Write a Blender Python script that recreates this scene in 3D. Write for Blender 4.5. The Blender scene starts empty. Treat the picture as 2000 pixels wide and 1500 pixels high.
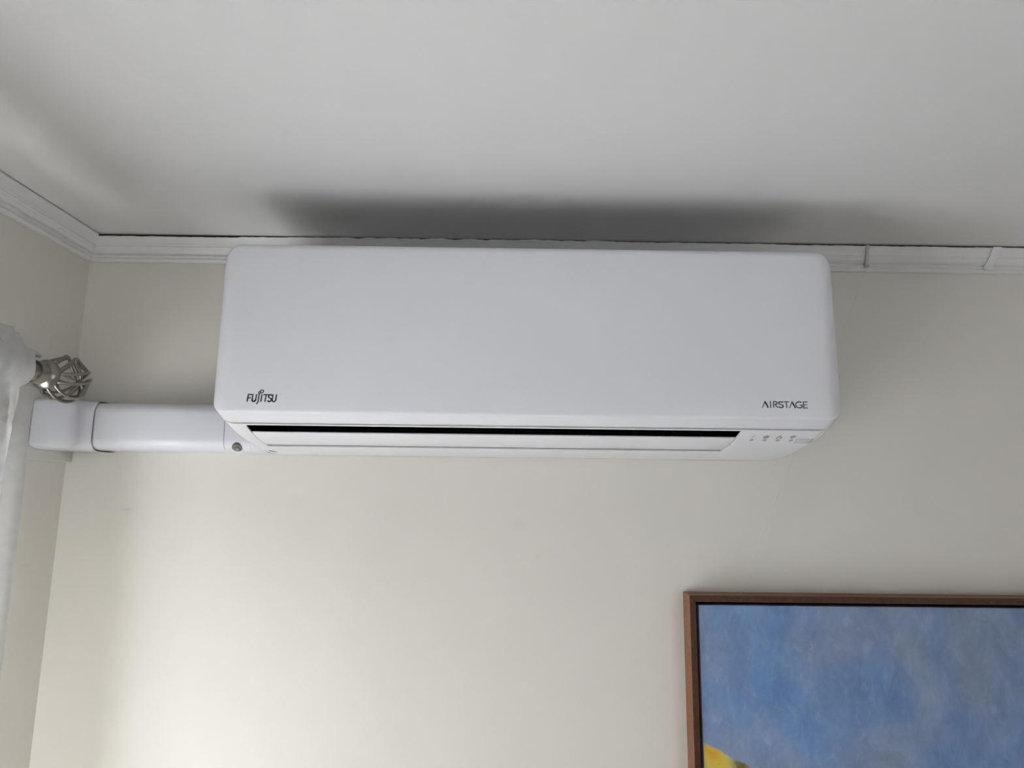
import bpy, bmesh, math, random
from mathutils import Vector, Matrix, noise

random.seed(7)
S = bpy.context.scene
COL = S.collection
PI = math.pi

# ------------------------------------------------------------------ camera
CAM_Z = 2.0
F_PX, YAW, PITCH, ROLL, DIST = 1294.1, 0.00703, 0.16282, 0.01157, 1.0857
cam_d = bpy.data.cameras.new('camera')
cam_d.sensor_width = 36.0
cam_d.lens = 36.0 * F_PX / 2000.0
cam_d.clip_start = 0.01
cam = bpy.data.objects.new('camera', cam_d)
COL.objects.link(cam)
fw = Vector((math.sin(YAW) * math.cos(PITCH), math.cos(YAW) * math.cos(PITCH), math.sin(PITCH)))
rt = Vector((math.cos(YAW), -math.sin(YAW), 0))
up = rt.cross(fw)
r2 = math.cos(ROLL) * rt + math.sin(ROLL) * up
u2 = -math.sin(ROLL) * rt + math.cos(ROLL) * up
cam.matrix_world = Matrix(((r2.x, u2.x, -fw.x, 0), (r2.y, u2.y, -fw.y, -DIST),
                           (r2.z, u2.z, -fw.z, CAM_Z), (0, 0, 0, 1)))
S.camera = cam

# ------------------------------------------------------------------ room sizes
XL, XR = -0.7135, 2.7        # left / right wall faces
YB, YF = 0.0, -3.3           # wall with the unit / wall behind the camera
ZC = 2.4207                  # ceiling
ADDED_EAVE = 0.10                  # unseen overhang, added to limit the sun
WT = 0.14                    # wall thickness
WIN = (-1.05, -0.31, 0.92, 1.965)     # window in left wall: y0, y1, z0, z1
FILL_WIN = (1.0, 2.3, 0.9, 2.0)          # added fill window in the wall behind the camera: x0, x1, z0, z1

# ------------------------------------------------------------------ light
S.view_settings.view_transform = 'Standard'
S.view_settings.look = 'None'
S.view_settings.gamma = 1.0
S.view_settings.use_curve_mapping = False
S.view_settings.exposure = 0.0

world = bpy.data.worlds.new('overcast_sky')
S.world = world
world.use_nodes = True
bg = world.node_tree.nodes['Background']
bg.inputs['Color'].default_value = (0.80, 0.88, 1.0, 1)
bg.inputs['Strength'].default_value = 1.0

P_SKY, P_SUN, P_FILL = 10.0, 80, 20
SUN_DIR = (0.75, -0.06, -0.66)        # high sun slanting in through the side window
def area_light(name, loc, direction, sx, sy, power, color):
    ld = bpy.data.lights.new(name, 'AREA')
    ld.shape = 'RECTANGLE'
    ld.size, ld.size_y = sx, sy
    ld.energy = power
    ld.color = color
    o = bpy.data.objects.new(name, ld)
    COL.objects.link(o)
    o.location = loc
    o.rotation_euler = Vector(direction).to_track_quat('-Z', 'Y').to_euler()
    return o

area_light('daylight_side_window', (XL - WT - 0.06, (WIN[0] + WIN[1]) / 2, (WIN[2] + WIN[3]) / 2), (1, 0, 0),
           WIN[1] - WIN[0] + 0.1, WIN[3] - WIN[2] + 0.1, P_SKY, (0.90, 0.95, 1.0))
sun_d = bpy.data.lights.new('sun', 'SUN')
sun_d.energy = P_SUN
sun_d.angle = math.radians(0.6)
sun_d.color = (0.97, 0.98, 1.0)
sun = bpy.data.objects.new('sun', sun_d)
COL.objects.link(sun)
sun.rotation_euler = Vector(SUN_DIR).to_track_quat('-Z', 'Y').to_euler()
area_light('rear_fill_light', ((FILL_WIN[0] + FILL_WIN[1]) / 2, YF - WT - 0.06, (FILL_WIN[2] + FILL_WIN[3]) / 2), (0, 1, 0),
           FILL_WIN[1] - FILL_WIN[0] + 0.1, FILL_WIN[3] - FILL_WIN[2] + 0.1, P_FILL, (0.93, 0.96, 1.0))  # fill for the unit's front, added with an assumed window behind the camera

S.cycles.use_denoising = True
S.cycles.max_bounces = 10
S.cycles.diffuse_bounces = 6
S.cycles.transparent_max_bounces = 16
S.cycles.caustics_reflective = False
S.cycles.caustics_refractive = False

# ------------------------------------------------------------------ materials
def mat(name, color, rough=0.6, metal=0.0, bump=None, var=None, spec=0.5):
    """var = (scale, amount): slow tone variation; bump = (scale, strength)"""
    m = bpy.data.materials.new(name)
    m.use_nodes = True
    nt = m.node_tree
    b = nt.nodes['Principled BSDF']
    b.inputs['Base Color'].default_value = (*color, 1)
    b.inputs['Roughness'].default_value = rough
    b.inputs['Metallic'].default_value = metal
    b.inputs['Specular IOR Level'].default_value = spec
    tc = nt.nodes.new('ShaderNodeTexCoord')
    if var:
        n = nt.nodes.new('ShaderNodeTexNoise')
        n.inputs['Scale'].default_value = var[0]
        n.inputs['Detail'].default_value = 4
        nt.links.new(tc.outputs['Object'], n.inputs['Vector'])
        r = nt.nodes.new('ShaderNodeValToRGB')
        k = var[1]
        r.color_ramp.elements[0].position = 0.3
        r.color_ramp.elements[1].position = 0.7
        r.color_ramp.elements[0].color = tuple(c * (1 - k) for c in color) + (1,)
        r.color_ramp.elements[1].color = tuple(min(1, c * (1 + k)) for c in color) + (1,)
        nt.links.new(n.outputs['Fac'], r.inputs['Fac'])
        nt.links.new(r.outputs['Color'], b.inputs['Base Color'])
    if bump:
        n2 = nt.nodes.new('ShaderNodeTexNoise')
        n2.inputs['Scale'].default_value = bump[0]
        n2.inputs['Detail'].default_value = 3
        nt.links.new(tc.outputs['Object'], n2.inputs['Vector'])
        bp = nt.nodes.new('ShaderNodeBump')
        bp.inputs['Strength'].default_value = bump[1]
        bp.inputs['Distance'].default_value = 0.002
        nt.links.new(n2.outputs['Fac'], bp.inputs['Height'])
        nt.links.new(bp.outputs['Normal'], b.inputs['Normal'])
    return m

def wall_mat():
    """cream paint with a few faint scuffs"""
    m = mat('cream_wall_paint', (0.705, 0.680, 0.620), 0.42, bump=(160, 0.05), var=(2.2, 0.012), spec=0.3)
    nt = m.node_tree
    b = nt.nodes['Principled BSDF']
    src = b.inputs['Base Color'].links[0].from_socket
    tc = [n for n in nt.nodes if n.bl_idname == 'ShaderNodeTexCoord'][0]
    scuffs = [(-0.607, 0, 1.967, 0.016, 0.005, 0.16), (-0.31, 0, 1.955, 0.05, 0.07, 0.035), (0.02, 0, 1.95, 0.02, 0.012, 0.05),
              (0.052, 0, 1.90, 0.008, 0.008, 0.06), (-0.12, 0, 1.875, 0.05, 0.03, 0.025), (-0.7135, -0.06, 1.885, 0.02, 0.004, 0.10),
              (-0.34, 0, 1.985, 0.03, 0.012, 0.03)]
    for (x, y, z, sx, sz, k) in scuffs:
        mp = nt.nodes.new('ShaderNodeVectorMath'); mp.operation = 'SUBTRACT'
        mp.inputs[1].default_value = (x, y, z)
        nt.links.new(tc.outputs['Object'], mp.inputs[0])
        sc = nt.nodes.new('ShaderNodeVectorMath'); sc.operation = 'DIVIDE'
        sc.inputs[1].default_value = (sx, sx, sz)
        nt.links.new(mp.outputs[0], sc.inputs[0])
        ln = nt.nodes.new('ShaderNodeVectorMath'); ln.operation = 'LENGTH'
        nt.links.new(sc.outputs[0], ln.inputs[0])
        mr = nt.nodes.new('ShaderNodeMapRange'); mr.interpolation_type = 'SMOOTHSTEP'
        mr.inputs['From Min'].default_value = 0.0; mr.inputs['From Max'].default_value = 1.0
        mr.inputs['To Min'].default_value = k; mr.inputs['To Max'].default_value = 0.0
        nt.links.new(ln.outputs['Value'], mr.inputs['Value'])
        mx = nt.nodes.new('ShaderNodeMix'); mx.data_type = 'RGBA'
        mx.inputs['B'].default_value = (0.25, 0.23, 0.20, 1)
        nt.links.new(mr.outputs['Result'], mx.inputs['Factor'])
        nt.links.new(src, mx.inputs['A'])
        src = mx.outputs['Result']
    nt.links.new(src, b.inputs['Base Color'])
    return m

M = {}
M['wall'] = wall_mat()
M['ceiling'] = mat('ceiling_paint', (0.712, 0.706, 0.706), 0.8, bump=(220, 0.08), var=(1.5, 0.012), spec=0.2)
M['crown'] = mat('white_trim_paint', (0.74, 0.735, 0.73), 0.45, bump=(90, 0.08), var=(30, 0.02))
M['floor'] = mat('pale_carpet', (0.36, 0.345, 0.33), 0.9, var=(60, 0.08), bump=(500, 0.4))
M['ac'] = mat('white_plastic', (0.765, 0.768, 0.805), 0.38, spec=0.45, bump=(900, 0.02))
M['ac_low'] = mat('white_plastic_satin', (0.775, 0.777, 0.81), 0.32, spec=0.45)
M['duct'] = mat('white_pvc', (0.665, 0.668, 0.71), 0.36, spec=0.5)
M['board'] = mat('painted_board', (0.66, 0.655, 0.63), 0.55, bump=(120, 0.1), var=(40, 0.02))
M['black'] = mat('black_cavity', (0.006, 0.006, 0.007), 0.6, spec=0.1)
M['print'] = mat('grey_print', (0.085, 0.085, 0.092), 0.5)
M['print2'] = mat('light_grey_print', (0.17, 0.17, 0.18), 0.5)
M['icon'] = mat('pale_grey_print', (0.34, 0.34, 0.355), 0.5)
M['receiver'] = mat('grey_window_plastic', (0.62, 0.625, 0.655), 0.2)
M['steel'] = mat('screw_steel', (0.35, 0.33, 0.30), 0.35, 0.9)
M['hole'] = mat('screw_recess', (0.17, 0.155, 0.15), 0.6)
M['nickel'] = mat('brushed_nickel', (0.27, 0.25, 0.22), 0.30, 1.0, bump=(400, 0.05))
M['canvas_side'] = mat('canvas_edge', (0.33, 0.43, 0.62), 0.7)
M['backing'] = mat('dark_backing', (0.012, 0.011, 0.012), 0.8)
M['gap_shade'] = mat('joint_shade', (0.035, 0.028, 0.024), 0.9)  # shade of the cornice gap, put into the colour
M['hook'] = mat('white_hook_plastic', (0.78, 0.78, 0.79), 0.4)
M['hook_grey'] = mat('painted_hook', (0.56, 0.555, 0.54), 0.5)
M['paving'] = mat('pale_paving', (0.84, 0.84, 0.85), 0.9, var=(3, 0.1))
M['winframe'] = mat('white_window_paint', (0.8, 0.8, 0.79), 0.4)

def wood_mat(name, c0, c1):
    m = bpy.data.materials.new(name); m.use_nodes = True
    nt = m.node_tree; b = nt.nodes['Principled BSDF']
    tc = nt.nodes.new('ShaderNodeTexCoord')
    mp = nt.nodes.new('ShaderNodeMapping'); mp.inputs['Scale'].default_value = (60, 60, 60)
    n = nt.nodes.new('ShaderNodeTexNoise'); n.inputs['Scale'].default_value = 2.5; n.inputs['Detail'].default_value = 6
    n.inputs['Distortion'].default_value = 0.6
    nt.links.new(tc.outputs['Object'], mp.inputs['Vector']); nt.links.new(mp.outputs['Vector'], n.inputs['Vector'])
    r = nt.nodes.new('ShaderNodeValToRGB')
    r.color_ramp.elements[0].position = 0.3; r.color_ramp.elements[1].position = 0.72
    r.color_ramp.elements[0].color = (*c0, 1)
    r.color_ramp.elements[1].color = (*c1, 1)
    nt.links.new(n.outputs['Fac'], r.inputs['Fac']); nt.links.new(r.outputs['Color'], b.inputs['Base Color'])
    b.inputs['Roughness'].default_value = 0.5
    b.inputs['Specular IOR Level'].default_value = 0.25
    return m
M['wood'] = wood_mat('walnut_wood', (0.17, 0.072, 0.034), (0.27, 0.125, 0.060))
M['wood_dark'] = wood_mat('dark_walnut', (0.050, 0.020, 0.011), (0.085, 0.036, 0.019))

def sheer_mat():
    m = bpy.data.materials.new('sheer_voile'); m.use_nodes = True
    nt = m.node_tree
    for n in list(nt.nodes):
        if n.bl_idname == 'ShaderNodeBsdfPrincipled': nt.nodes.remove(n)
    out = [n for n in nt.nodes if n.bl_idname == 'ShaderNodeOutputMaterial'][0]
    tr = nt.nodes.new('ShaderNodeBsdfTransparent')
    tl = nt.nodes.new('ShaderNodeBsdfTranslucent'); tl.inputs['Color'].default_value = (0.80, 0.80, 0.80, 1)
    df = nt.nodes.new('ShaderNodeBsdfDiffuse'); df.inputs['Color'].default_value = (0.70, 0.70, 0.70, 1)
    a = nt.nodes.new('ShaderNodeMixShader'); a.inputs[0].default_value = 0.68
    nt.links.new(tl.outputs[0], a.inputs[1]); nt.links.new(df.outputs[0], a.inputs[2])
    c = nt.nodes.new('ShaderNodeMixShader')
    # fine woven threads: openness varies a little
    tc = nt.nodes.new('ShaderNodeTexCoord')
    nz = nt.nodes.new('ShaderNodeTexNoise'); nz.inputs['Scale'].default_value = 70
    nt.links.new(tc.outputs['Object'], nz.inputs['Vector'])
    mr = nt.nodes.new('ShaderNodeMapRange')
    mr.inputs['To Min'].default_value = 0.74; mr.inputs['To Max'].default_value = 0.92
    nt.links.new(nz.outputs['Fac'], mr.inputs['Value']); nt.links.new(mr.outputs['Result'], c.inputs[0])
    nt.links.new(tr.outputs[0], c.inputs[1]); nt.links.new(a.outputs[0], c.inputs[2])
    nt.links.new(c.outputs[0], out.inputs['Surface'])
    return m
M['sheer'] = sheer_mat()

def pane_mat():
    m = bpy.data.materials.new('window_glass'); m.use_nodes = True
    nt = m.node_tree
    for n in list(nt.nodes):
        if n.bl_idname == 'ShaderNodeBsdfPrincipled': nt.nodes.remove(n)
    out = [n for n in nt.nodes if n.bl_idname == 'ShaderNodeOutputMaterial'][0]
    tr = nt.nodes.new('ShaderNodeBsdfTransparent'); gl = nt.nodes.new('ShaderNodeBsdfGlossy')
    gl.inputs['Roughness'].default_value = 0.02
    mx = nt.nodes.new('ShaderNodeMixShader'); mx.inputs[0].default_value = 0.05
    nt.links.new(tr.outputs[0], mx.inputs[1]); nt.links.new(gl.outputs[0], mx.inputs[2])
    nt.links.new(mx.outputs[0], out.inputs['Surface'])
    return m
M['pane'] = pane_mat()

def line_mat():
    m = mat('clear_nylon', (0.75, 0.75, 0.72), 0.3)
    m.node_tree.nodes['Principled BSDF'].inputs['Transmission Weight'].default_value = 0.35
    return m
M['nylon'] = line_mat()

def painting_mat():
    """hazy blue-grey oil sky with an ochre mass low at the left; free-standing brushwork"""
    m = bpy.data.materials.new('oil_paint'); m.use_nodes = True
    nt = m.node_tree; b = nt.nodes['Principled BSDF']; L = nt.links.new
    tc = nt.nodes.new('ShaderNodeTexCoord')
    def noise_node(scale, detail=5, dist=0.8, vec=None, rough=0.55):
        n = nt.nodes.new('ShaderNodeTexNoise')
        n.inputs['Scale'].default_value = scale; n.inputs['Detail'].default_value = detail
        n.inputs['Distortion'].default_value = dist; n.inputs['Roughness'].default_value = rough
        L(vec or tc.outputs['Object'], n.inputs['Vector'])
        return n
    def ramp(fac, stops):
        r = nt.nodes.new('ShaderNodeValToRGB')
        e = r.color_ramp.elements
        e[0].position, e[0].color = stops[0][0], (*stops[0][1], 1)
        e[1].position, e[1].color = stops[-1][0], (*stops[-1][1], 1)
        for p, c in stops[1:-1]:
            k = e.new(p); k.color = (*c, 1)
        L(fac, r.inputs['Fac'])
        return r.outputs['Color']
    def mix(f, A, B, mode='MIX'):
        x = nt.nodes.new('ShaderNodeMix'); x.data_type = 'RGBA'; x.blend_type = mode
        if isinstance(f, float): x.inputs['Factor'].default_value = f
        else: L(f, x.inputs['Factor'])
        for k, v in (('A', A), ('B', B)):
            if isinstance(v, tuple): x.inputs[k].default_value = (*v, 1)
            else: L(v, x.inputs[k])
        return x.outputs['Result']
    def mapping(rot, scl):
        mp = nt.nodes.new('ShaderNodeMapping')
        mp.inputs['Rotation'].default_value = rot; mp.inputs['Scale'].default_value = scl
        L(tc.outputs['Object'], mp.inputs['Vector'])
        return mp.outputs['Vector']
    big = noise_node(6.5, 5, 0.6, mapping((0, 0.5, 0), (1.0, 1, 0.75)))
    base = ramp(big.outputs['Fac'], [(0.30, (0.125, 0.235, 0.47)), (0.45, (0.165, 0.265, 0.46)),
                                     (0.56, (0.215, 0.280, 0.425)), (0.72, (0.245, 0.290, 0.385))])
    strokes = noise_node(20, 7, 0.35, mapping((0, 0.9, 0), (1.25, 1, 0.85)), 0.72)
    st = ramp(strokes.outputs['Fac'], [(0.30, (0.36, 0.37, 0.40)), (0.70, (0.63, 0.63, 0.61))])
    col = mix(0.75, base, st, 'OVERLAY')
    dabs = noise_node(52, 4, 0.8, mapping((0, -0.7, 0), (1.5, 1, 0.7)), 0.7)
    dm = nt.nodes.new('ShaderNodeMapRange'); dm.inputs['From Min'].default_value = 0.54; dm.inputs['From Max'].default_value = 0.78
    dm.inputs['To Max'].default_value = 0.42
    L(dabs.outputs['Fac'], dm.inputs['Value'])
    col = mix(dm.outputs['Result'], col, (0.36, 0.43, 0.56))
    # ochre mass: below a line falling to the right, edge softened by noise
    sep = nt.nodes.new('ShaderNodeSeparateXYZ'); L(tc.outputs['Object'], sep.inputs[0])
    def math_(op, a, bb, cc=None):
        n = nt.nodes.new('ShaderNodeMath'); n.operation = op
        for i, v in enumerate((a, bb, cc)):
            if v is None: continue
            if isinstance(v, (int, float)): n.inputs[i].default_value = v
            else: L(v, n.inputs[i])
        return n.outputs[0]
    en = noise_node(60, 3, 0.5)
    dx = math_('SUBTRACT', sep.outputs['X'], 0.295)
    line = math_('MULTIPLY_ADD', dx, -0.47, 1.6395)
    bow = math_('MULTIPLY', math_('MULTIPLY', dx, dx), 0.12)
    line = math_('ADD', line, bow)
    wob = math_('MULTIPLY', math_('SUBTRACT', en.outputs['Fac'], 0.5), 0.012)
    h = math_('SUBTRACT', math_('ADD', line, wob), sep.outputs['Z'])
    mk = nt.nodes.new('ShaderNodeMapRange'); mk.interpolation_type = 'SMOOTHSTEP'
    mk.inputs['From Min'].default_value = -0.0015; mk.inputs['From Max'].default_value = 0.003
    L(h, mk.inputs['Value'])
    yn = noise_node(34, 4, 1.0)
    ye = ramp(yn.outputs['Fac'], [(0.30, (0.62, 0.33, 0.035)), (0.5, (0.64, 0.46, 0.06)), (0.68, (0.55, 0.50, 0.16))])
    gn = noise_node(38, 5, 0.4, mapping((0, 0.6, 0), (1.4, 1, 0.6)), 0.65)
    ol = ramp(gn.outputs['Fac'], [(0.35, (0.10, 0.085, 0.03)), (0.5, (0.33, 0.29, 0.13)), (0.68, (0.50, 0.46, 0.26))])
    gm = nt.nodes.new('ShaderNodeMapRange'); gm.interpolation_type = 'SMOOTHSTEP'
    gm.inputs['From Min'].default_value = 0.034; gm.inputs['From Max'].default_value = 0.046
    L(dx, gm.inputs['Value'])
    gf = math_('MULTIPLY', gm.outputs['Result'], math_('MULTIPLY_ADD', big.outputs['Fac'], 0.9, 0.35))
    col = mix(mk.outputs['Result'], col, mix(gf, ye, ol))
    L(col, b.inputs['Base Color'])
    b.inputs['Roughness'].default_value = 0.6
    b.inputs['Specular IOR Level'].default_value = 0.3
    bp = nt.nodes.new('ShaderNodeBump'); bp.inputs['Strength'].default_value = 0.25; bp.inputs['Distance'].default_value = 0.001
    L(strokes.outputs['Fac'], bp.inputs['Height']); L(bp.outputs['Normal'], b.inputs['Normal'])
    return m
M['paint'] = painting_mat()

# ------------------------------------------------------------------ mesh helpers
def obj(name, bm, m, parent=None, smooth=False, recalc=True):
    if recalc:
        bmesh.ops.recalc_face_normals(bm, faces=bm.faces)
    me = bpy.data.meshes.new(name)
    bm.to_mesh(me); bm.free()
    if m is not None: me.materials.append(m)
    if smooth:
        for p in me.polygons: p.use_smooth = True
    o = bpy.data.objects.new(name, me)
    COL.objects.link(o)
    if parent: attach(o, parent)
    return o

def attach(o, parent):
    o.parent = parent
    w = Matrix.Translation(parent.location)
    q = parent.parent
    o.matrix_parent_inverse = w.inverted()

def thing(name, label, cat, loc, group=None):
    o = bpy.data.objects.new(name, None)
    COL.objects.link(o)
    o.location = loc
    o.empty_display_size = 0.05
    tag(o, label, cat, group)
    return o

def tag(o, label, cat, group=None):
    o['label'] = label; o['category'] = cat
    if group: o['group'] = group
    return o

def struct(o, label=None):
    o['kind'] = 'structure'
    if label: o['label'] = label
    return o

def box(bm, x0, x1, y0, y1, z0, z1, bevel=0.0, seg=2):
    b2 = bmesh.new()
    vs = [b2.verts.new((x, y, z)) for x in (x0, x1) for y in (y0, y1) for z in (z0, z1)]
    for f in ((0, 1, 3, 2), (4, 6, 7, 5), (0, 4, 5, 1), (2, 3, 7, 6), (0, 2, 6, 4), (1, 5, 7, 3)):
        b2.faces.new([vs[i] for i in f])
    bmesh.ops.recalc_face_normals(b2, faces=b2.faces)
    if bevel:
        bmesh.ops.bevel(b2, geom=b2.edges[:], offset=bevel, segments=seg, affect='EDGES', profile=0.5)
    me = bpy.data.meshes.new('tmp'); b2.to_mesh(me); b2.free()
    bm.from_mesh(me); bpy.data.meshes.remove(me)

def tube(bm, pts, rad, seg=8, closed=False, flat=None):
    """tube along pts; rad number or list; flat=(w,t,normal) not used"""
    pts = [Vector(p) for p in pts]
    n = len(pts)
    rads = rad if isinstance(rad, (list, tuple)) else [rad] * n
    rings = []
    prev = None
    for i, p in enumerate(pts):
        if closed: d = pts[(i + 1) % n] - pts[i - 1]
        else: d = pts[min(i + 1, n - 1)] - pts[max(i - 1, 0)]
        d.normalize()
        if prev is None:
            a = d.orthogonal().normalized()
        else:
            a = (prev - d * prev.dot(d)).normalized()
        prev = a
        b = d.cross(a)
        rings.append([bm.verts.new(p + (a * math.cos(2 * PI * k / seg) + b * math.sin(2 * PI * k / seg)) * rads[i]) for k in range(seg)])
    m = n if closed else n - 1
    for i in range(m):
        A, B = rings[i], rings[(i + 1) % n]
        for k in range(seg):
            bm.faces.new((A[k], A[(k + 1) % seg], B[(k + 1) % seg], B[k]))
    if not closed:
        bm.faces.new(rings[0][::-1]); bm.faces.new(rings[-1])

def lathe_y(bm, prof, cx, cz, seg=32):
    """prof: list of (y, r) around an axis parallel to y"""
    rings = []
    for y, r in prof:
        rings.append([bm.verts.new((cx + r * math.cos(2 * PI * k / seg), y, cz + r * math.sin(2 * PI * k / seg))) for k in range(seg)])
    for A, B in zip(rings[:-1], rings[1:]):
        for k in range(seg):
            bm.faces.new((A[k], A[(k + 1) % seg], B[(k + 1) % seg], B[k]))
    bm.faces.new(rings[0]); bm.faces.new(rings[-1][::-1])

def shade_auto(o, deg=35):
    for p in o.data.polygons: p.use_smooth = True
    bmm = bmesh.new(); bmm.from_mesh(o.data)
    for e in bmm.edges:
        if len(e.link_faces) == 2 and e.calc_face_angle(0) > math.radians(deg): e.smooth = False
    bmm.to_mesh(o.data); bmm.free()

# ------------------------------------------------------------------ the room
bm = bmesh.new(); box(bm, XL - WT, XR + WT, YF - WT, YB + WT, -0.1, 0); struct(obj('floor', bm, M['floor']))
bm = bmesh.new(); box(bm, XL - WT, XR + WT, YF - WT, YB + WT, ZC, ZC + 0.1); struct(obj('ceiling', bm, M['ceiling']), 'off-white painted ceiling')
bm = bmesh.new(); box(bm, XL - WT, XR + WT, YB, YB + WT, 0, ZC); struct(obj('wall_back', bm, M['wall']), 'cream painted wall behind the air conditioner')
bm = bmesh.new(); box(bm, XR, XR + WT, YF, YB, 0, ZC); struct(obj('wall_right', bm, M['wall']))
y0, y1, z0, z1 = WIN
bm = bmesh.new()
box(bm, XL - WT, XL, YF, y0, 0, ZC); box(bm, XL - WT, XL, y1, YB, 0, ZC)
box(bm, XL - WT, XL, y0, y1, 0, z0); box(bm, XL - WT, XL, y0, y1, z1, ZC)
struct(obj('wall_left', bm, M['wall']), 'cream painted side wall behind the curtain')
x0, x1, q0, q1 = FILL_WIN
bm = bmesh.new()
box(bm, XL - WT, x0, YF - WT, YF, 0, ZC); box(bm, x1, XR + WT, YF - WT, YF, 0, ZC)
box(bm, x0, x1, YF - WT, YF, 0, q0); box(bm, x0, x1, YF - WT, YF, q1, ZC)
struct(obj('wall_front', bm, M['wall']))

def window(name, along, a0, a1, z0, z1, depth0, depth1):
    """frame with two sashes; along = 'y' (left wall) or 'x' (front wall)"""
    def bx(bm, a, b, c, d, t0, t1):
        if along == 'y': box(bm, t0, t1, a, b, c, d, 0.003)
        else: box(bm, a, b, t0, t1, c, d, 0.003)
    w = 0.045
    root = bpy.data.objects.new(name, None); COL.objects.link(root)
    mid = (a0 + a1) / 2
    root.location = (depth0, mid, z0) if along == 'y' else (mid, depth0, z0)
    struct(root)
    for (a, b, c, d) in ((a0, a0 + w, z0, z1), (a1 - w, a1, z0, z1), (a0 + w, a1 - w, z0, z0 + w), (a0 + w, a1 - w, z1 - w, z1),
                         (mid - w / 2, mid + w / 2, z0 + w, z1 - w)):
        bm = bmesh.new(); bx(bm, a, b, c, d, depth0, depth1); obj('window_frame', bm, M['winframe'], root)
    t = (depth0 + depth1) / 2
    for (a, b) in ((a0 + w, mid - w / 2), (mid + w / 2, a1 - w)):
        bm = bmesh.new()
        c, d = z0 + w, z1 - w
        if along == 'y': box(bm, t - 0.002, t + 0.002, a, b, c, d)
        else: box(bm, a, b, t - 0.002, t + 0.002, c, d)
        obj('pane', bm, M['pane'], root)
bm = bmesh.new(); box(bm, XL - WT - 6.0, XL - WT - 0.001, -6.0, 5.0, -0.45, -0.35)
struct(obj('ground', bm, M['paving']), 'pale paving outside the side window')
# unseen eave, added above the side window to limit the sun
bm = bmesh.new(); box(bm, XL - WT - ADDED_EAVE, XL - WT, YF - 0.2, YB + 0.6, ZC + 0.02, ZC + 0.1); struct(obj('added_eave', bm, M['winframe']), 'unseen eave added outside above the window to limit the sun')
window('window_1', 'y', y0, y1, z0, z1, XL - 0.11, XL - 0.06)
window('added_rear_window', 'x', x0, x1, q0, q1, YF - 0.11, YF - 0.06)  # assumed window, added to let in fill light

# ------------------------------------------------------------------ crown moulding with a ragged gap under the ceiling
CROWN = [(0.0, 0.0), (0.0276, 0.0), (0.0276, -0.0035), (0.0255, -0.0058), (0.0232, -0.0095), (0.0212, -0.0135), (0.0200, -0.0172),
         (0.0186, -0.0180), (0.0186, -0.0197), (0.0172, -0.0212), (0.0150, -0.0245), (0.0118, -0.0268), (0.0092, -0.0278),
         (0.0080, -0.0282), (0.0080, -0.0302), (0.0098, -0.0312), (0.0098, -0.0332), (0.0078, -0.0342), (0.0078, -0.0358),
         (0.0088, -0.0366), (0.0088, -0.0392), (0.0070, -0.0410), (0.0, -0.0410)]

def gap_back(x):
    n = noise.noise(Vector((x * 38, 3.1, 0))); n2 = noise.noise(Vector((x * 110, 9.7, 2)))
    if x < -0.45: g = 0.0034 + 0.0006 * n2
    elif x < -0.28: g = 0.0026 - 0.0010 * (x + 0.45) / 0.17 + 0.0006 * n2
    elif x < 0.18: g = 0.0015 + 0.0016 * n + 0.0010 * n2
    elif x < 0.45: g = 0.0020 + 0.0006 * n + 0.0005 * n2
    else: g = 0.0026 + 0.0009 * n + 0.0006 * n2
    return max(g * 1.35, 0.00015)

def gap_left(y):
    n = noise.noise(Vector((y * 45, 5.5, 1)))
    return max(0.0013 + 0.0009 * n, 0.0002)

def crown(name, stations, place, gapf, label):
    bm = bmesh.new(); rows = []
    for s in stations:
        g = gapf(s)
        row = []
        for i, (d, h) in enumerate(CROWN):
            zz = ZC + h
            if i == 0: zz = ZC - 0.0085
            elif i == 1: zz = ZC - g
            elif i == 2: zz = ZC - max(g + 0.0012, 0.0035)
            row.append(bm.verts.new(place(s, d, zz)))
        rows.append(row)
    n = len(CROWN)
    for A, B in zip(rows[:-1], rows[1:]):
        for i in range(n):
            bm.faces.new((A[i], A[(i + 1) % n], B[(i + 1) % n], B[i]))
    bm.faces.new(rows[0]); bm.faces.new(rows[-1][::-1])
    o = obj(name, bm, M['crown'])
    struct(o, label)
    # dark strip standing in for shade in the open joint, behind the lip
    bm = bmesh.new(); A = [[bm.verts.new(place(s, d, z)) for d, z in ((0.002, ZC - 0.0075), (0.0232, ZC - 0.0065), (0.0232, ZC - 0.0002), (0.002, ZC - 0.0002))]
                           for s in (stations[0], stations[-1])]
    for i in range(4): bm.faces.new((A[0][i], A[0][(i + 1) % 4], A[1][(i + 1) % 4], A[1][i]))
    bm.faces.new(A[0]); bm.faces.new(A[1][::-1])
    obj('joint_shade_strip', bm, M['gap_shade'], o)
    return o

xs = [XL + i * (0.95 - XL) / 420 for i in range(421)] + [1.2, 1.6, 2.0, XR]
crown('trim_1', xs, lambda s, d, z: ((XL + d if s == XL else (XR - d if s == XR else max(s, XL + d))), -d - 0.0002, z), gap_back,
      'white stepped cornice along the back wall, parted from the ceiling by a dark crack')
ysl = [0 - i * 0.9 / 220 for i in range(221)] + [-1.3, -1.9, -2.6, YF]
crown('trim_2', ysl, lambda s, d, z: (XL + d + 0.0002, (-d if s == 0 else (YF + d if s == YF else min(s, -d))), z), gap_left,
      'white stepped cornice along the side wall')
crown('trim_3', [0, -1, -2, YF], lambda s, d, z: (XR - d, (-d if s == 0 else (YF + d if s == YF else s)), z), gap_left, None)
crown('trim_4', [XL, 0, 1, XR], lambda s, d, z: ((XL + d if s == XL else (XR - d if s == XR else s)), YF + d, z), gap_left, None)

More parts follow.
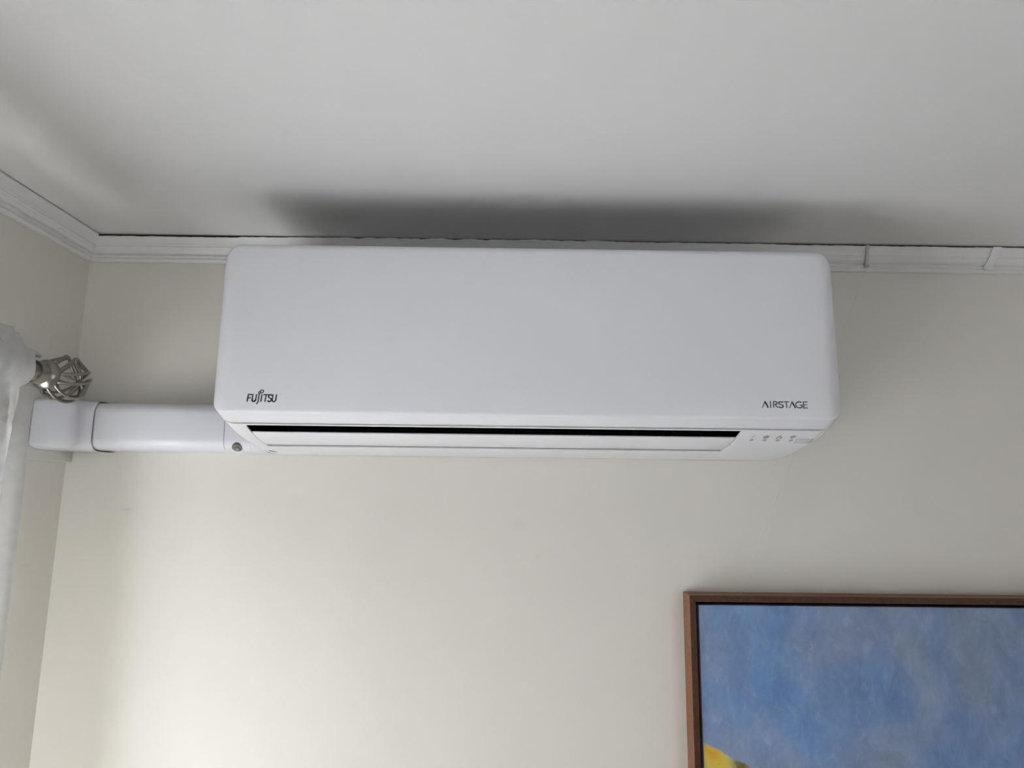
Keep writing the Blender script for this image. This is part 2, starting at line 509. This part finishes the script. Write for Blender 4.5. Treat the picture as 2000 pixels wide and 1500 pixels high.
# ------------------------------------------------------------------ air conditioner
ACL, ACR, RND = -0.3935, 0.4500, 0.027
AZT, AYF = 2.3335, -0.2222
ac = thing('air_conditioner', 'white wall-mounted split air conditioner under the ceiling', 'air conditioner', (0.028, -0.11, 2.056))

def ac_profile():
    P = [(-0.002, AZT), (-0.10, AZT), (-0.19, AZT)]
    r = 0.010
    for k in range(0, 7):
        a = PI / 2 * k / 6
        P.append((-0.2208 + r - r * math.sin(a), AZT - r + r * math.cos(a)))
    P += [(-0.2214, 2.29), (-0.2220, 2.22), (-0.2224, 2.15), (-0.2224, 2.118), (-0.2224, 2.1045)]
    P += [(-0.2221, 2.1015), (-0.2208, 2.0998), (-0.2180, 2.0988), (-0.2120, 2.0964), (-0.2050, 2.0935), (-0.1975, 2.0906), (-0.1935, 2.0890)]
    return P
LOWER = [(-0.1935, 2.0890), (-0.1862, 2.0861), (-0.1790, 2.0834), (-0.1665, 2.0791), (-0.1500, 2.0743), (-0.1300, 2.0698),
         (-0.1010, 2.0648), (-0.0800, 2.0616), (-0.0500, 2.0580), (-0.0250, 2.0566), (-0.0020, 2.0560)]
ZMID = (AZT + 2.056) / 2

def ac_delta(x):
    dx = min(x - ACL, ACR - x)
    if dx >= RND: return 0.0
    dx = max(dx, 0.0)
    return RND - math.sqrt(max(0.0, RND ** 2 - (RND - dx) ** 2))

def ac_pt(x, y, z, off=0.0):
    """point on the shell: the section shrinks towards its middle near both ends so the ends are rounded"""
    d = ac_delta(x) + off
    return Vector((x, -0.002 + (y + 0.002) * (1 - d / 0.2202), ZMID + (z - ZMID) * (1 - d / 0.1385)))

def lower_z(y):
    for (a, za), (b, zb) in zip(LOWER[:-1], LOWER[1:]):
        if a <= y <= b: return za + (zb - za) * (y - a) / (b - a)
    return LOWER[0][1]

endl = [ACL + RND * (1 - math.cos(PI / 2 * k / 10)) for k in range(11)]
endr = [ACR - RND * (1 - math.cos(PI / 2 * k / 10)) for k in range(11)][::-1]
SXL, SXR = -0.3838, 0.4372         # where the lower casing is let into the shell
def stations(extra):
    inner = [endl[-1] + (endr[0] - endl[-1]) * k / 24 for k in range(1, 24)]
    return sorted(set([round(v, 5) for v in endl + inner + endr + extra]))

# front panel with its wrap-round ends
xsP = stations([SXL, SXR])
prof = ac_profile()
rowsP = prof + LOWER[1:]
nseam = len(prof) - 1
bm = bmesh.new()
V = [[bm.verts.new(ac_pt(x, y, z)) for (y, z) in rowsP] for x in xsP]
for i in range(len(xsP) - 1):
    xm = (xsP[i] + xsP[i + 1]) / 2
    for j in range(len(rowsP) - 1):
        if j >= nseam and SXL < xm < SXR: continue
        if j == 1 and ACL + 0.035 < xm < ACR - 0.035: continue        # intake opening in the top
        bm.faces.new((V[i][j], V[i + 1][j], V[i + 1][j + 1], V[i][j + 1]))
bm.faces.new([v for v in V[0]]); bm.faces.new([v for v in V[-1]][::-1])
for v in [v for v in bm.verts if not v.link_faces]: bm.verts.remove(v)
bmesh.ops.recalc_face_normals(bm, faces=bm.faces)
fr = max(bm.faces, key=lambda f: f.calc_area() if abs(f.normal.y) > 0.9 else 0)
if fr.normal.y > 0: bmesh.ops.reverse_faces(bm, faces=bm.faces)
panel = obj('front_panel', bm, M['ac'], ac, recalc=False)
shade_auto(panel, 50)
sm = panel.modifiers.new('thickness', 'SOLIDIFY'); sm.thickness = 0.0022; sm.offset = -1

def strip_part(name, xa, xb, ya, yb, m, off, thick, holes=(), extra_x=(), extra_y=(), n=30):
    xx = sorted(set([round(v, 5) for v in [xa, xb] + [e for e in endl + endr if xa < e < xb] +
                     [xa + (xb - xa) * k / n for k in range(1, n)] + list(extra_x)]))
    yy = sorted(set([round(v, 5) for v in [ya, yb] + [p[0] for p in LOWER if ya < p[0] < yb] + list(extra_y)]))
    bm = bmesh.new()
    G = [[bm.verts.new(ac_pt(x, y, lower_z(y), off)) for y in yy] for x in xx]
    for i in range(len(xx) - 1):
        for j in range(len(yy) - 1):
            xm, ym = (xx[i] + xx[i + 1]) / 2, (yy[j] + yy[j + 1]) / 2
            if any(h[0] < xm < h[1] and h[2] < ym < h[3] for h in holes): continue
            bm.faces.new((G[i][j], G[i + 1][j], G[i + 1][j + 1], G[i][j + 1]))
    for v in [v for v in bm.verts if not v.link_faces]: bm.verts.remove(v)
    bmesh.ops.recalc_face_normals(bm, faces=bm.faces)
    if sum(f.normal.z * f.calc_area() for f in bm.faces) > 0: bmesh.ops.reverse_faces(bm, faces=bm.faces)
    o = obj(name, bm, m, ac, recalc=False)
    shade_auto(o, 40)
    s = o.modifiers.new('thickness', 'SOLIDIFY'); s.thickness = thick; s.offset = -1
    b = o.modifiers.new('soft_edge', 'BEVEL'); b.width = 0.0008; b.segments = 2; b.limit_method = 'ANGLE'
    return o

SL0, SL1 = -0.355, 0.3205          # outlet left / right
OY0, OY1, OY2, OY3 = -0.1862, -0.1640, -0.1055, -0.0925
casing = strip_part('lower_casing', SXL + 0.0016, SXR - 0.0016, -0.1895, -0.002, M['ac_low'], 0.0008, 0.0022,
                    holes=[(SL0, SL1, OY0, OY3)], extra_x=(SL0, SL1), extra_y=(OY0, OY1, OY3))
vane = strip_part('air_vane', SL0 + 0.001, SL1 - 0.001, OY1, OY2, M['ac_low'], 0.0002, 0.0025, n=24)

# dark outlet behind the slot
bm = bmesh.new()
a0, a1, b0, b1 = SL0 - 0.006, SL1 + 0.006, -0.1905, -0.086
zt = 2.150
c = [bm.verts.new(p) for p in ((a0, b0, 2.0925), (a1, b0, 2.0925), (a1, b1, 2.0665), (a0, b1, 2.0665),
                               (a0, b0, zt), (a1, b0, zt), (a1, b1, zt), (a0, b1, zt))]
for f in ((0, 1, 5, 4), (1, 2, 6, 5), (2, 3, 7, 6), (3, 0, 4, 7), (4, 5, 6, 7)): bm.faces.new([c[i] for i in f])
obj('air_outlet', bm, M['black'], ac)
bmf = bmesh.new(); box(bmf, -0.0004, 0.0004, -0.150, -0.105, 2.085, 2.125)
fin0 = obj('deflector_fin', bmf, M['black'], ac)
for k in range(12):
    f = fin0 if k == 0 else fin0.copy()
    if k: COL.objects.link(f)
    f.location.x = SL0 + 0.03 + k * (SL1 - SL0 - 0.06) / 11
# back chassis that hangs on the wall
bm = bmesh.new(); box(bm, ACL + 0.03, ACR - 0.03, -0.060, -0.001, 2.064, 2.318, 0.004)
obj('chassis', bm, M['ac'], ac)
# air intake in the top: dark filter under thin ribs
bm = bmesh.new(); box(bm, ACL + 0.030, ACR - 0.030, -0.196, -0.062, AZT - 0.030, AZT - 0.012)
obj('intake_filter', bm, M['black'], ac)
bmr = bmesh.new(); box(bmr, -0.0008, 0.0008, -0.1905, -0.0995, AZT - 0.0045, AZT - 0.0008)
rib0 = obj('intake_rib', bmr, M['ac_low'], ac)
for k in range(26):
    f = rib0 if k == 0 else rib0.copy()
    if k: COL.objects.link(f)
    f.location.x = ACL + 0.05 + k * (ACR - ACL - 0.10) / 25
# grey wear slits in the underside, left
for (xa, ya, xb, yb, w) in ((-0.3655, -0.062, -0.3560, -0.048, 0.0022), (-0.303, -0.032, -0.296, -0.012, 0.0006), (-0.312, -0.032, -0.305, -0.014, 0.0005)):
    bm = bmesh.new()
    pts = []
    for t in range(6):
        u = t / 5; x = xa + (xb - xa) * u; y = ya + (yb - ya) * u
        pts.append(ac_pt(x, y, lower_z(y), 0.0008) + Vector((0, 0, 0.0002)))
    tube(bm, pts, [w * 0.25, w * 0.5, w * 0.5, w * 0.45, w * 0.35, w * 0.15], 6)
    obj('moulded_slit', bm, M['hole'], ac)

# lettering --------------------------------------------------------------
def face_y(z):
    for (ya, za), (yb, zb) in zip(prof[:-1], prof[1:]):
        if zb <= z <= za and za != zb: return ya + (yb - ya) * (z - za) / (zb - za)
    return AYF

def arc(cx, cy, rx, ry, a0, a1, n=10):
    return [(cx + rx * math.cos(math.radians(a0 + (a1 - a0) * k / n)), cy + ry * math.sin(math.radians(a0 + (a1 - a0) * k / n))) for k in range(n + 1)]

def lettering(name, lines, ox, oz, k, m, shear=0.0):
    """strokes (points in drawing units, y up; per-line width) laid on the front panel"""
    bm = bmesh.new()
    for w, pts in lines:
        P = [(ox + (x + shear * y) * k, oz + y * k) for x, y in pts]
        h = w * k / 2
        for (xa, za), (xb, zb) in zip(P[:-1], P[1:]):
            d = Vector((xb - xa, zb - za))
            if d.length < 1e-7: continue
            d.normalize(); n = Vector((-d.y, d.x)) * h; e = d * h * 0.45
            vs = []
            for (x, z) in ((xa - e.x + n.x, za - e.y + n.y), (xb + e.x + n.x, zb + e.y + n.y), (xb + e.x - n.x, zb + e.y - n.y), (xa - e.x - n.x, za - e.y - n.y)):
                vs.append((x, face_y(z), z))
            f0 = [bm.verts.new((x, y - 0.00030, z)) for x, y, z in vs]
            f1 = [bm.verts.new((x, y + 0.0003, z)) for x, y, z in vs]
            bm.faces.new(f0); bm.faces.new(f1[::-1])
            for i in range(4): bm.faces.new((f0[i], f1[i], f1[(i + 1) % 4], f0[(i + 1) % 4]))
    o = obj(name, bm, m, panel)
    o.matrix_parent_inverse = Matrix.Translation(ac.location).inverted() @ Matrix.Identity(4)
    o.matrix_parent_inverse = Matrix.Identity(4)
    return o

W = 22
def U(x): return [(x, 120), (x, 36)] + arc(x + 30, 34, 30, 34, 180, 360, 10) + [(x + 60, 120)]
def Sx(x, w=56): return [(x + w, 108)] + arc(x + w / 2, 90, w / 2 - 1, 28, 50, 215, 10) + [(x + w * 0.62, 58)] + arc(x + w / 2, 30, w / 2, 30, 35, -140, 10) + [(x, 12)]
fj = [(W, [(8, 0), (8, 118), (66, 118)]), (W * .9, [(8, 62), (56, 62)]),
      (W, U(86)), (W, [(190, 132), (190, 0), (186, -22), (170, -40)]),
      (W, [(238, 120), (238, 0)]), (W, [(308, 118), (308, 0)]), (W * .95, [(268, 118), (350, 118)]),
      (W, Sx(352)), (W, U(424)),
      (13, arc(190, 150, 17, 17, 0, 360, 18)), (14, arc(228, 172, 27, 27, 0, 360, 22))]
lettering('logo_lettering', fj, -0.3412, 2.1143, 7.75e-5, M['print'], 0.10)
T = 21
air = [(T, [(4, 0), (58, 128), (118, 0)]), (T + 4, [(70, 100), (118, 0)]),
       (T, [(172, 0), (172, 128)]),
       (T, [(232, 0), (232, 126), (270, 126)] + arc(272, 96, 34, 30, 90, -90, 10) + [(240, 66)]), (T + 2, [(266, 64), (318, 0)]),
       (T, [(x, y * 128 / 120) for x, y in Sx(340, 92)]),
       (T, [(452, 126), (556, 126)]), (T + 2, [(504, 126), (504, 0)]),
       (T, [(566, 0), (620, 128), (682, 0)]), (T + 4, [(632, 100), (682, 0)]),
       (T, arc(766, 64, 70, 64, 50, 330, 16) + [(826, 58), (780, 58)]),
       (T, [(934, 126), (856, 126), (856, 2), (938, 2)]), (T, [(856, 66), (926, 66)])]
lettering('wordmark_lettering', air, 0.3362, 2.1147, 6.38e-5, M['print2'])

# display icons on the lower casing --------------------------------------
def decal(name, pts, m, closed=True, h=0.0003):
    """flat patch following the casing; pts in (x, y) of the underside"""
    bm = bmesh.new()
    base = [ac_pt(x, y, lower_z(y), 0.0008) for x, y in pts]
    nrm = Vector((0, -0.3, -1)).normalized()
    A = [bm.verts.new(p + nrm * h) for p in base]; B = [bm.verts.new(p - nrm * 0.0004) for p in base]
    bm.faces.new(A); bm.faces.new(B[::-1]); n = len(A)
    for i in range(n): bm.faces.new((A[i], B[i], B[(i + 1) % n], A[(i + 1) % n]))
    o = obj(name, bm, m, casing)
    o.matrix_parent_inverse = Matrix.Identity(4)
    return o

def ell(cx, cy, rx, ry, n=16): return [(cx + rx * math.cos(2 * PI * k / n), cy + ry * math.sin(2 * PI * k / n)) for k in range(n)]
for x in (0.3441, 0.3625, 0.3809, 0.3994):
    decal('indicator_light', ell(x, -0.1576, 0.0026, 0.0036), M['icon'])
decal('display_icon', [(0.3405, -0.164), (0.3412, -0.164), (0.3438, -0.1745), (0.3430, -0.1745)], M['icon'])
o = decal('display_icon', ell(0.3607, -0.1690, 0.0042, 0.0052), M['icon'])
decal('display_icon', [(0.3752, -0.1640), (0.3752, -0.1690), (0.3790, -0.1745), (0.3832, -0.1690), (0.3832, -0.1640), (0.3810, -0.1640), (0.3810, -0.168),
                       (0.3774, -0.168), (0.3774, -0.1640)], M['icon'])
decal('display_icon', [(0.3973, -0.1640), (0.3932, -0.1705), (0.3945, -0.1735), (0.3973, -0.1748), (0.4003, -0.1735), (0.4016, -0.1705)], M['icon'])
bm = bmesh.new()
xx = [0.4045 + 0.0255 * k / 5 for k in range(6)]; yy = [-0.1640 + 0.0165 * k / 6 for k in range(7)]
G = [[bm.verts.new(ac_pt(x + 0.22 * (y + 0.164), y, lower_z(y), 0.0008) + Vector((0, -0.0001, -0.0004))) for y in yy] for x in xx]
for i in range(5):
    for j in range(6): bm.faces.new((G[i][j], G[i + 1][j], G[i + 1][j + 1], G[i][j + 1]))
o = obj('receiver_window', bm, M['receiver'], casing); o.matrix_parent_inverse = Matrix.Identity(4)
sd = o.modifiers.new('thickness', 'SOLIDIFY'); sd.thickness = 0.0004; sd.offset = 0

# ------------------------------------------------------------------ trunking
TZ0, TZ1, TD = 2.0585, 2.1320, 0.0620
trunk = thing('pipe_trunking', 'white plastic pipe trunking with elbow between unit and corner', 'trunking', (-0.54, -0.03, 2.058))

def dsec(z0, z1, d, r, n=6):
    """section across the run: (out from wall, z), front corners rounded"""
    P = [(0.0005, z1)]
    P += [(d - r + r * math.sin(PI / 2 * k / n), z1 - r + r * math.cos(PI / 2 * k / n)) for k in range(n + 1)]
    P += [(d - r + r * math.cos(PI / 2 * k / n), z0 + r - r * math.sin(PI / 2 * k / n)) for k in range(n + 1)]
    P += [(0.0005, z0)]
    return P

def run(name, sections, m, parent, smooth=40):
    bm = bmesh.new()
    R = [[bm.verts.new(p) for p in s] for s in sections]
    n = len(R[0])
    for A, B in zip(R[:-1], R[1:]):
        for i in range(n): bm.faces.new((A[i], A[(i + 1) % n], B[(i + 1) % n], B[i]))
    bm.faces.new(R[0]); bm.faces.new(R[-1][::-1])
    o = obj(name, bm, m, parent)
    shade_auto(o, smooth)
    return o

sec = dsec(TZ0, TZ1, TD, 0.017)
run('duct_cover', [[(x, -d, z) for d, z in sec] for x in (-0.6465, -0.436)], M['duct'], trunk)
secA = dsec(TZ0 - 0.0012, TZ1 + 0.0012, TD + 0.0012, 0.0175)
ad = run('end_adaptor', [[(x, -d, z) for d, z in secA] for x in (-0.4345, -0.3942)], M['duct'], trunk)
run('adaptor_inner_end', [[(x, -d, z) for d, z in secA] for x in (-0.3940, -0.372)], M['duct'], ac)  # inner end of the trunking adaptor, filling in under the unit
bm = bmesh.new(); box(bm, -0.4358, -0.4346, -0.05, -0.001, TZ0 + 0.003, TZ1 - 0.003)
obj('joint_gap', bm, M['hole'], trunk)
# screw in its round recess, low on the adaptor's rounded edge
sc_c = Vector((-0.4150, -0.0590, 2.0642)); sc_n = Vector((0, -0.62, -0.78)).normalized()
def disc(bm, c, n, r, h0, h1, seg=20, r2=None):
    a = n.orthogonal().normalized(); b = n.cross(a)
    A = [bm.verts.new(c + n * h0 + (a * math.cos(2 * PI * k / seg) + b * math.sin(2 * PI * k / seg)) * r) for k in range(seg)]
    B = [bm.verts.new(c + n * h1 + (a * math.cos(2 * PI * k / seg) + b * math.sin(2 * PI * k / seg)) * (r2 or r)) for k in range(seg)]
    bm.faces.new(A[::-1]); bm.faces.new(B)
    for k in range(seg): bm.faces.new((A[k], A[(k + 1) % seg], B[(k + 1) % seg], B[k]))
bm = bmesh.new(); disc(bm, sc_c, sc_n, 0.0078, -0.004, 0.0012); rec = obj('screw_recess', bm, M['hole'], trunk)
bm = bmesh.new(); disc(bm, sc_c + Vector((0.0012, 0, -0.001)), sc_n, 0.0034, 0.001, 0.0026, r2=0.0026)
so = obj('screw', bm, M['steel'], trunk)

# inside-corner elbow: one arm on each wall
EZ0, EZ1, ED = TZ0 - 0.0015, TZ1 + 0.0018, TD + 0.0025
BT = 0.0100                                    # thickness of the board behind it
secE = dsec(EZ0, EZ1, ED, 0.018, 8)
XE = XL + BT
def on_back(x): return [(x, -d, z) for d, z in secE]
def on_left(y): return [(XE + d * (ED - BT) / ED, y, z) for d, z in secE]
def corner(t):
    """round the inside corner: blend from the back-wall arm to the side-wall arm"""
    R_ = 0.012
    out = []
    for d, z in secE:
        # centre of turn sits out in the room
        cx, cy = XE + (ED - BT) + R_, -ED - R_
        rad = R_ + (ED - d)
        a = PI / 2 * t
        out.append((max(cx - rad * math.sin(a) , XE + 0.0004), min(cy + rad * math.cos(a), -0.0006), z))
    return out
S_ = [on_back(-0.6425), on_back(XE + (ED - BT) + 0.012 + 0.0005)] + [corner(k / 10) for k in range(11)]
S_ += [on_left(-ED - 0.013)]
zm = (EZ0 + EZ1) / 2
for k in range(1, 11):
    a = PI / 2 * k / 10
    S_.append([(XE + 0.0004 + (x - XE - 0.0004) * math.cos(a) ** 0.8, -ED - 0.013 - 0.026 * math.sin(a), zm + (z - zm) * (0.72 + 0.28 * math.cos(a) ** 0.6)) for x, y, z in on_left(0)])
run('elbow', S_, M['duct'], trunk, 50)
# dark joint line round the trunking where the elbow laps over it
secJ = dsec(TZ0 - 0.0008, TZ1 + 0.0008, TD + 0.0008, 0.0175, 8)
run('joint_line', [[(x, -d, z) for d, z in secJ] for x in (-0.6428, -0.6404)], M['hole'], trunk)

# board on the side wall behind the elbow
bm = bmesh.new(); box(bm, XL + 0.0002, XL + BT - 0.0004, -0.33, -0.0008, 2.0408, 2.1475, 0.0008)
tag(obj('mounting_board', bm, M['board']), 'flat off-white board on the side wall behind the trunking elbow', 'board')

# ------------------------------------------------------------------ curtain rod with cage finial
RX, RZ = -0.6150, 2.1485
rod = thing('curtain_rod', 'brushed nickel curtain rod ending in an open cage finial', 'curtain rod', (RX, -1.0, RZ))
bm = bmesh.new(); lathe_y(bm, [(-2.05, 0.0125), (-0.216, 0.0125)], RX, RZ); o = obj('rod', bm, M['nickel'], rod); shade_auto(o)
bm = bmesh.new()
lathe_y(bm, [(-0.238, 0.0129), (-0.238, 0.0147), (-0.2225, 0.0147), (-0.2215, 0.0125), (-0.2200, 0.0122), (-0.2185, 0.0150), (-0.2160, 0.0185), (-0.2130, 0.0200),
             (-0.2100, 0.0192), (-0.2070, 0.0160), (-0.2045, 0.0122), (-0.2020, 0.0096), (-0.1990, 0.0085), (-0.1960, 0.0060), (-0.1950, 0.0015)], RX, RZ, 36)
fin = obj('collar', bm, M['nickel'], rod); shade_auto(fin, 40)
def petal_pt(phi, u, side):
    along = -0.2035 + 0.0620 * u
    rad = 0.0085 + 0.0225 * math.sin(PI * u) ** 0.75 - 0.0035 * u
    sd = side * 0.0130 * math.sin(PI * u) ** 0.8
    ph = phi + 0.75 * u
    e = Vector((math.cos(ph), 0, math.sin(ph))); t = Vector((-math.sin(ph), 0, math.cos(ph)))
    return Vector((RX, along, RZ)) + e * rad + t * sd
for k in range(5):
    phi = 2 * PI * k / 5 + 0.35
    bm = bmesh.new()
    loop = [petal_pt(phi, u / 14, 1) for u in range(15)] + [petal_pt(phi, u / 14, -1) for u in range(13, 0, -1)]
    tube(bm, loop, 0.0023, 8, closed=True)
    o = obj('cage_petal', bm, M['nickel'], rod); shade_auto(o, 60)
    for u in (0.30, 0.55, 0.78):
        bm = bmesh.new()
        tube(bm, [petal_pt(phi, u, s / 2) for s in (-2, -1, 0, 1, 2)], 0.0019, 6)
        g = obj('rung', bm, M['nickel'], o); g.matrix_parent_inverse = Matrix.Identity(4)
bm = bmesh.new(); lathe_y(bm, [(-0.1435, 0.001), (-0.1430, 0.0045), (-0.1415, 0.0055), (-0.1395, 0.0045), (-0.1388, 0.001)], RX, RZ, 20)
o = obj('tip_cap', bm, M['nickel'], rod); shade_auto(o)
for yb in (-0.32, -1.95):                      # brackets to the wall
    bm = bmesh.new()
    box(bm, XL + 0.0001, XL + 0.006, yb - 0.012, yb + 0.012, 2.150, 2.195, 0.002)
    box(bm, XL + 0.004, RX, yb - 0.005, yb + 0.005, 2.162, 2.172, 0.001)
    obj('bracket', bm, M['nickel'], rod)

# ------------------------------------------------------------------ sheer curtain
curt = thing('sheer_curtain', 'sheer white voile curtain gathered on the metal rod', 'curtain', (RX, -1.1, 0.05))
EDGE = [(2.205, -0.276), (2.192, -0.262), (2.175, -0.272), (2.168, -0.262), (2.160, -0.257), (2.148, -0.252), (2.136, -0.256), (2.124, -0.270), (2.110, -0.280),
        (2.095, -0.270), (2.072, -0.254), (2.03, -0.2480), (1.95, -0.246), (1.83, -0.246), (0.05, -0.27)]
def edge_y(z):
    for (a, ya), (b, yb) in zip(EDGE[:-1], EDGE[1:]):
        if b <= z <= a: return ya + (yb - ya) * (a - z) / (a - b)
    return EDGE[0][1] if z > EDGE[0][0] else EDGE[-1][1]

def curtain_sheet(name, zs, xf, thick):
    n = 520
    bm = bmesh.new(); G = []
    for z in zs:
        e = edge_y(z); row = []
        for i in range(n + 1):
            t = i / n
            y = e + (-2.0 - e) * t
            row.append(bm.verts.new((xf(y, z, t * (2.0 + e)), y, z + ((0.006 * math.sin(y * 70) - 0.010 * math.exp(-(e - y) / 0.025)) * max(0.0, (z - 2.172) / 0.028)))))
        G.append(row)
    for A, B in zip(G[:-1], G[1:]):
        for i in range(n): bm.faces.new((A[i], A[i + 1], B[i + 1], B[i]))
    o = obj(name, bm, M['sheer'], curt, smooth=True)
    return o

def gather(y, z, s):
    """distance of the cloth from the rod's centre plane"""
    q = abs(z - RZ)
    fold = math.sin(2 * PI * y / 0.052 + 1.2 * math.sin(9 * y) + 0.8 * (2.15 - z)) + 0.45 * math.sin(2 * PI * y / 0.023 + 2)
    fine = math.sin(2 * PI * y / 0.019) + 0.6 * math.sin(2 * PI * y / 0.011 + 3)
    if z > RZ + 0.018:
        k = min(1, (z - RZ - 0.018) / 0.03)
        return 0.0155 * (1 - k) + 0.004 + 0.0085 * k * fold + 0.0018 * fine
    if z > RZ - 0.02:
        return 0.0165 + 0.0010 * fine
    k = min(1, (RZ - 0.02 - z) / 0.10)
    return 0.0165 * (1 - k) + 0.010 * k + (0.003 + 0.013 * k) * fold * 0.8 + 0.0014 * (1 - k) * fine
zs1 = [2.200, 2.195, 2.190, 2.182, 2.174, 2.168, 2.160, 2.150, 2.140, 2.130, 2.122, 2.112, 2.100, 2.085, 2.07, 2.05, 2.02, 1.98, 1.92, 1.83, 1.6, 1.3, 1.0, 0.6, 0.05]
curtain_sheet('curtain_panel', zs1, lambda y, z, s: RX + gather(y, z, s), 0)
zs2 = [2.199, 2.194, 2.188, 2.180, 2.172, 2.166, 2.158, 2.148, 2.138, 2.128, 2.122]
curtain_sheet('pocket_back', zs2, lambda y, z, s: RX - gather(y + 0.013, z, s), 0)
# a pinched tip of the heading that sticks out over the rod's end
bm = bmesh.new()
tip = [(RX + 0.008, -0.262, 2.168), (RX + 0.004, -0.228, 2.1705), (RX - 0.002, -0.222, 2.1690), (RX - 0.012, -0.262, 2.164), (RX, -0.262, 2.178), (RX + 0.001, -0.230, 2.1745)]
vs = [bm.verts.new(p) for p in tip]
for f in ((0, 1, 5, 4), (4, 5, 2, 3), (0, 3, 2, 1)): bm.faces.new([vs[i] for i in f])
obj('heading_tip', bm, M['sheer'], curt)

# ------------------------------------------------------------------ framed painting
FX, FZ, FD, FW_ = 0.2815, 1.8490, 0.0400, 0.0095
PWD, PHT = 0.80, 0.60
X1, Z1 = FX + PWD, FZ - PHT
art = thing('framed_painting', 'blue-grey abstract oil painting in a walnut floater frame', 'painting', ((FX + X1) / 2, -0.02, Z1))
def bar(p):
    """p: four outer-back/outer-front/inner-front/inner-back rings at each end"""
    bm = bmesh.new()
    A = [bm.verts.new(v) for v in p[0]]; B = [bm.verts.new(v) for v in p[1]]
    bm.faces.new(A); bm.faces.new(B[::-1])
    for i in range(4): bm.faces.new((A[i], A[(i + 1) % 4], B[(i + 1) % 4], B[i]))
    bmesh.ops.recalc_face_normals(bm, faces=bm.faces)
    bmesh.ops.bevel(bm, geom=bm.edges[:], offset=0.0005, segments=1, affect='EDGES')
    o = obj('frame_bar', bm, M['wood'], art)
    o.data.materials.append(M['wood_dark'])            # the face is coloured darker than the outer sides
    for q in o.data.polygons:
        if q.normal.y < -0.6: q.material_index = 1
    return o
def ring(cx, cz, sx, sz):
    """mitre section at a corner; sx, sz point inwards"""
    yb, yf = -0.001, -FD
    return [(cx, yb, cz), (cx, yf, cz), (cx + sx * FW_, yf, cz + sz * FW_), (cx + sx * FW_, yb, cz + sz * FW_)]
TL, TR, BL, BR = ring(FX, FZ, 1, -1), ring(X1, FZ, -1, -1), ring(FX, Z1, 1, 1), ring(X1, Z1, -1, 1)
for pr in ((TL, TR), (TL, BL), (TR, BR), (BL, BR)): bar(pr)
bm = bmesh.new(); box(bm, FX + FW_ - 0.0004, X1 - FW_ + 0.0004, -0.012, -0.006, Z1 + FW_ - 0.0004, FZ - FW_ + 0.0004)
obj('backing', bm, M['backing'], art)
G_ = 0.0050
cx0, cx1, cz0, cz1 = FX + FW_ + G_, X1 - FW_ - G_, Z1 + FW_ + G_, FZ - FW_ - G_
bm = bmesh.new(); box(bm, cx0, cx1, -0.0355, -0.0125, cz0, cz1, 0.0012, 3)
cv = obj('canvas', bm, M['paint'], art); shade_auto(cv, 40)
# side faces of the stretched cloth keep a paler wash
cv.data.materials.append(M['canvas_side'])
for p in cv.data.polygons:
    if abs(p.normal.x) > 0.5: p.material_index = 1

# ------------------------------------------------------------------ picture-rail hooks on the cornice and the nylon line
def hook(xt, xb, w, m, label):
    bm = bmesh.new()
    path = [(0.0262, ZC - 0.0022), (0.0290, ZC - 0.0035), (0.0274, ZC - 0.0062), (0.0250, ZC - 0.0105), (0.0222, ZC - 0.0172), (0.0205, ZC - 0.0200), (0.0182, ZC - 0.0245),
            (0.0145, ZC - 0.0285), (0.0125, ZC - 0.0315), (0.0125, ZC - 0.0345), (0.0150, ZC - 0.0370), (0.0190, ZC - 0.0365), (0.0205, ZC - 0.0335)]
    n = len(path); R = []
    for i, (d, z) in enumerate(path):
        x = xt + (xb - xt) * min(1, i / 9)
        ww = w if i < 9 else w * (1 - 0.12 * (i - 8))
        dp, zp = path[max(0, i - 1)]; dn, zn = path[min(n - 1, i + 1)]
        t = Vector((dn - dp, zn - zp)).normalized(); nn = Vector((-t.y, t.x)) * 0.0008
        R.append([bm.verts.new((x + sx * ww / 2, -(d + sn * nn.x) - 0.0004, z + sn * nn.y)) for sx, sn in ((-1, -1), (1, -1), (1, 1), (-1, 1))])
    for A, B in zip(R[:-1], R[1:]):
        for i in range(4): bm.faces.new((A[i], A[(i + 1) % 4], B[(i + 1) % 4], B[i]))
    bm.faces.new(R[0]); bm.faces.new(R[-1][::-1])
    o = obj('picture_hook', bm, m)
    return tag(o, label, 'hook', 'hooks on the cornice')
hook(0.6030, 0.6075, 0.0045, M['hook_grey'], 'narrow grey picture hook on the cornice just right of the unit')
hook(0.8235, 0.8140, 0.0130, M['hook'], 'wide white picture hook on the cornice near the right edge')
bm = bmesh.new()
P0, P1 = Vector((0.3640, -0.0200, FZ - 0.004)), Vector((0.6072, -0.0176, ZC - 0.0352))
tube(bm, [P0.lerp(P1, k / 12) for k in range(13)], 0.00028, 5)
tag(obj('hanging_line', bm, M['nylon']), 'thin clear nylon line slanting up from the picture frame', 'cord')
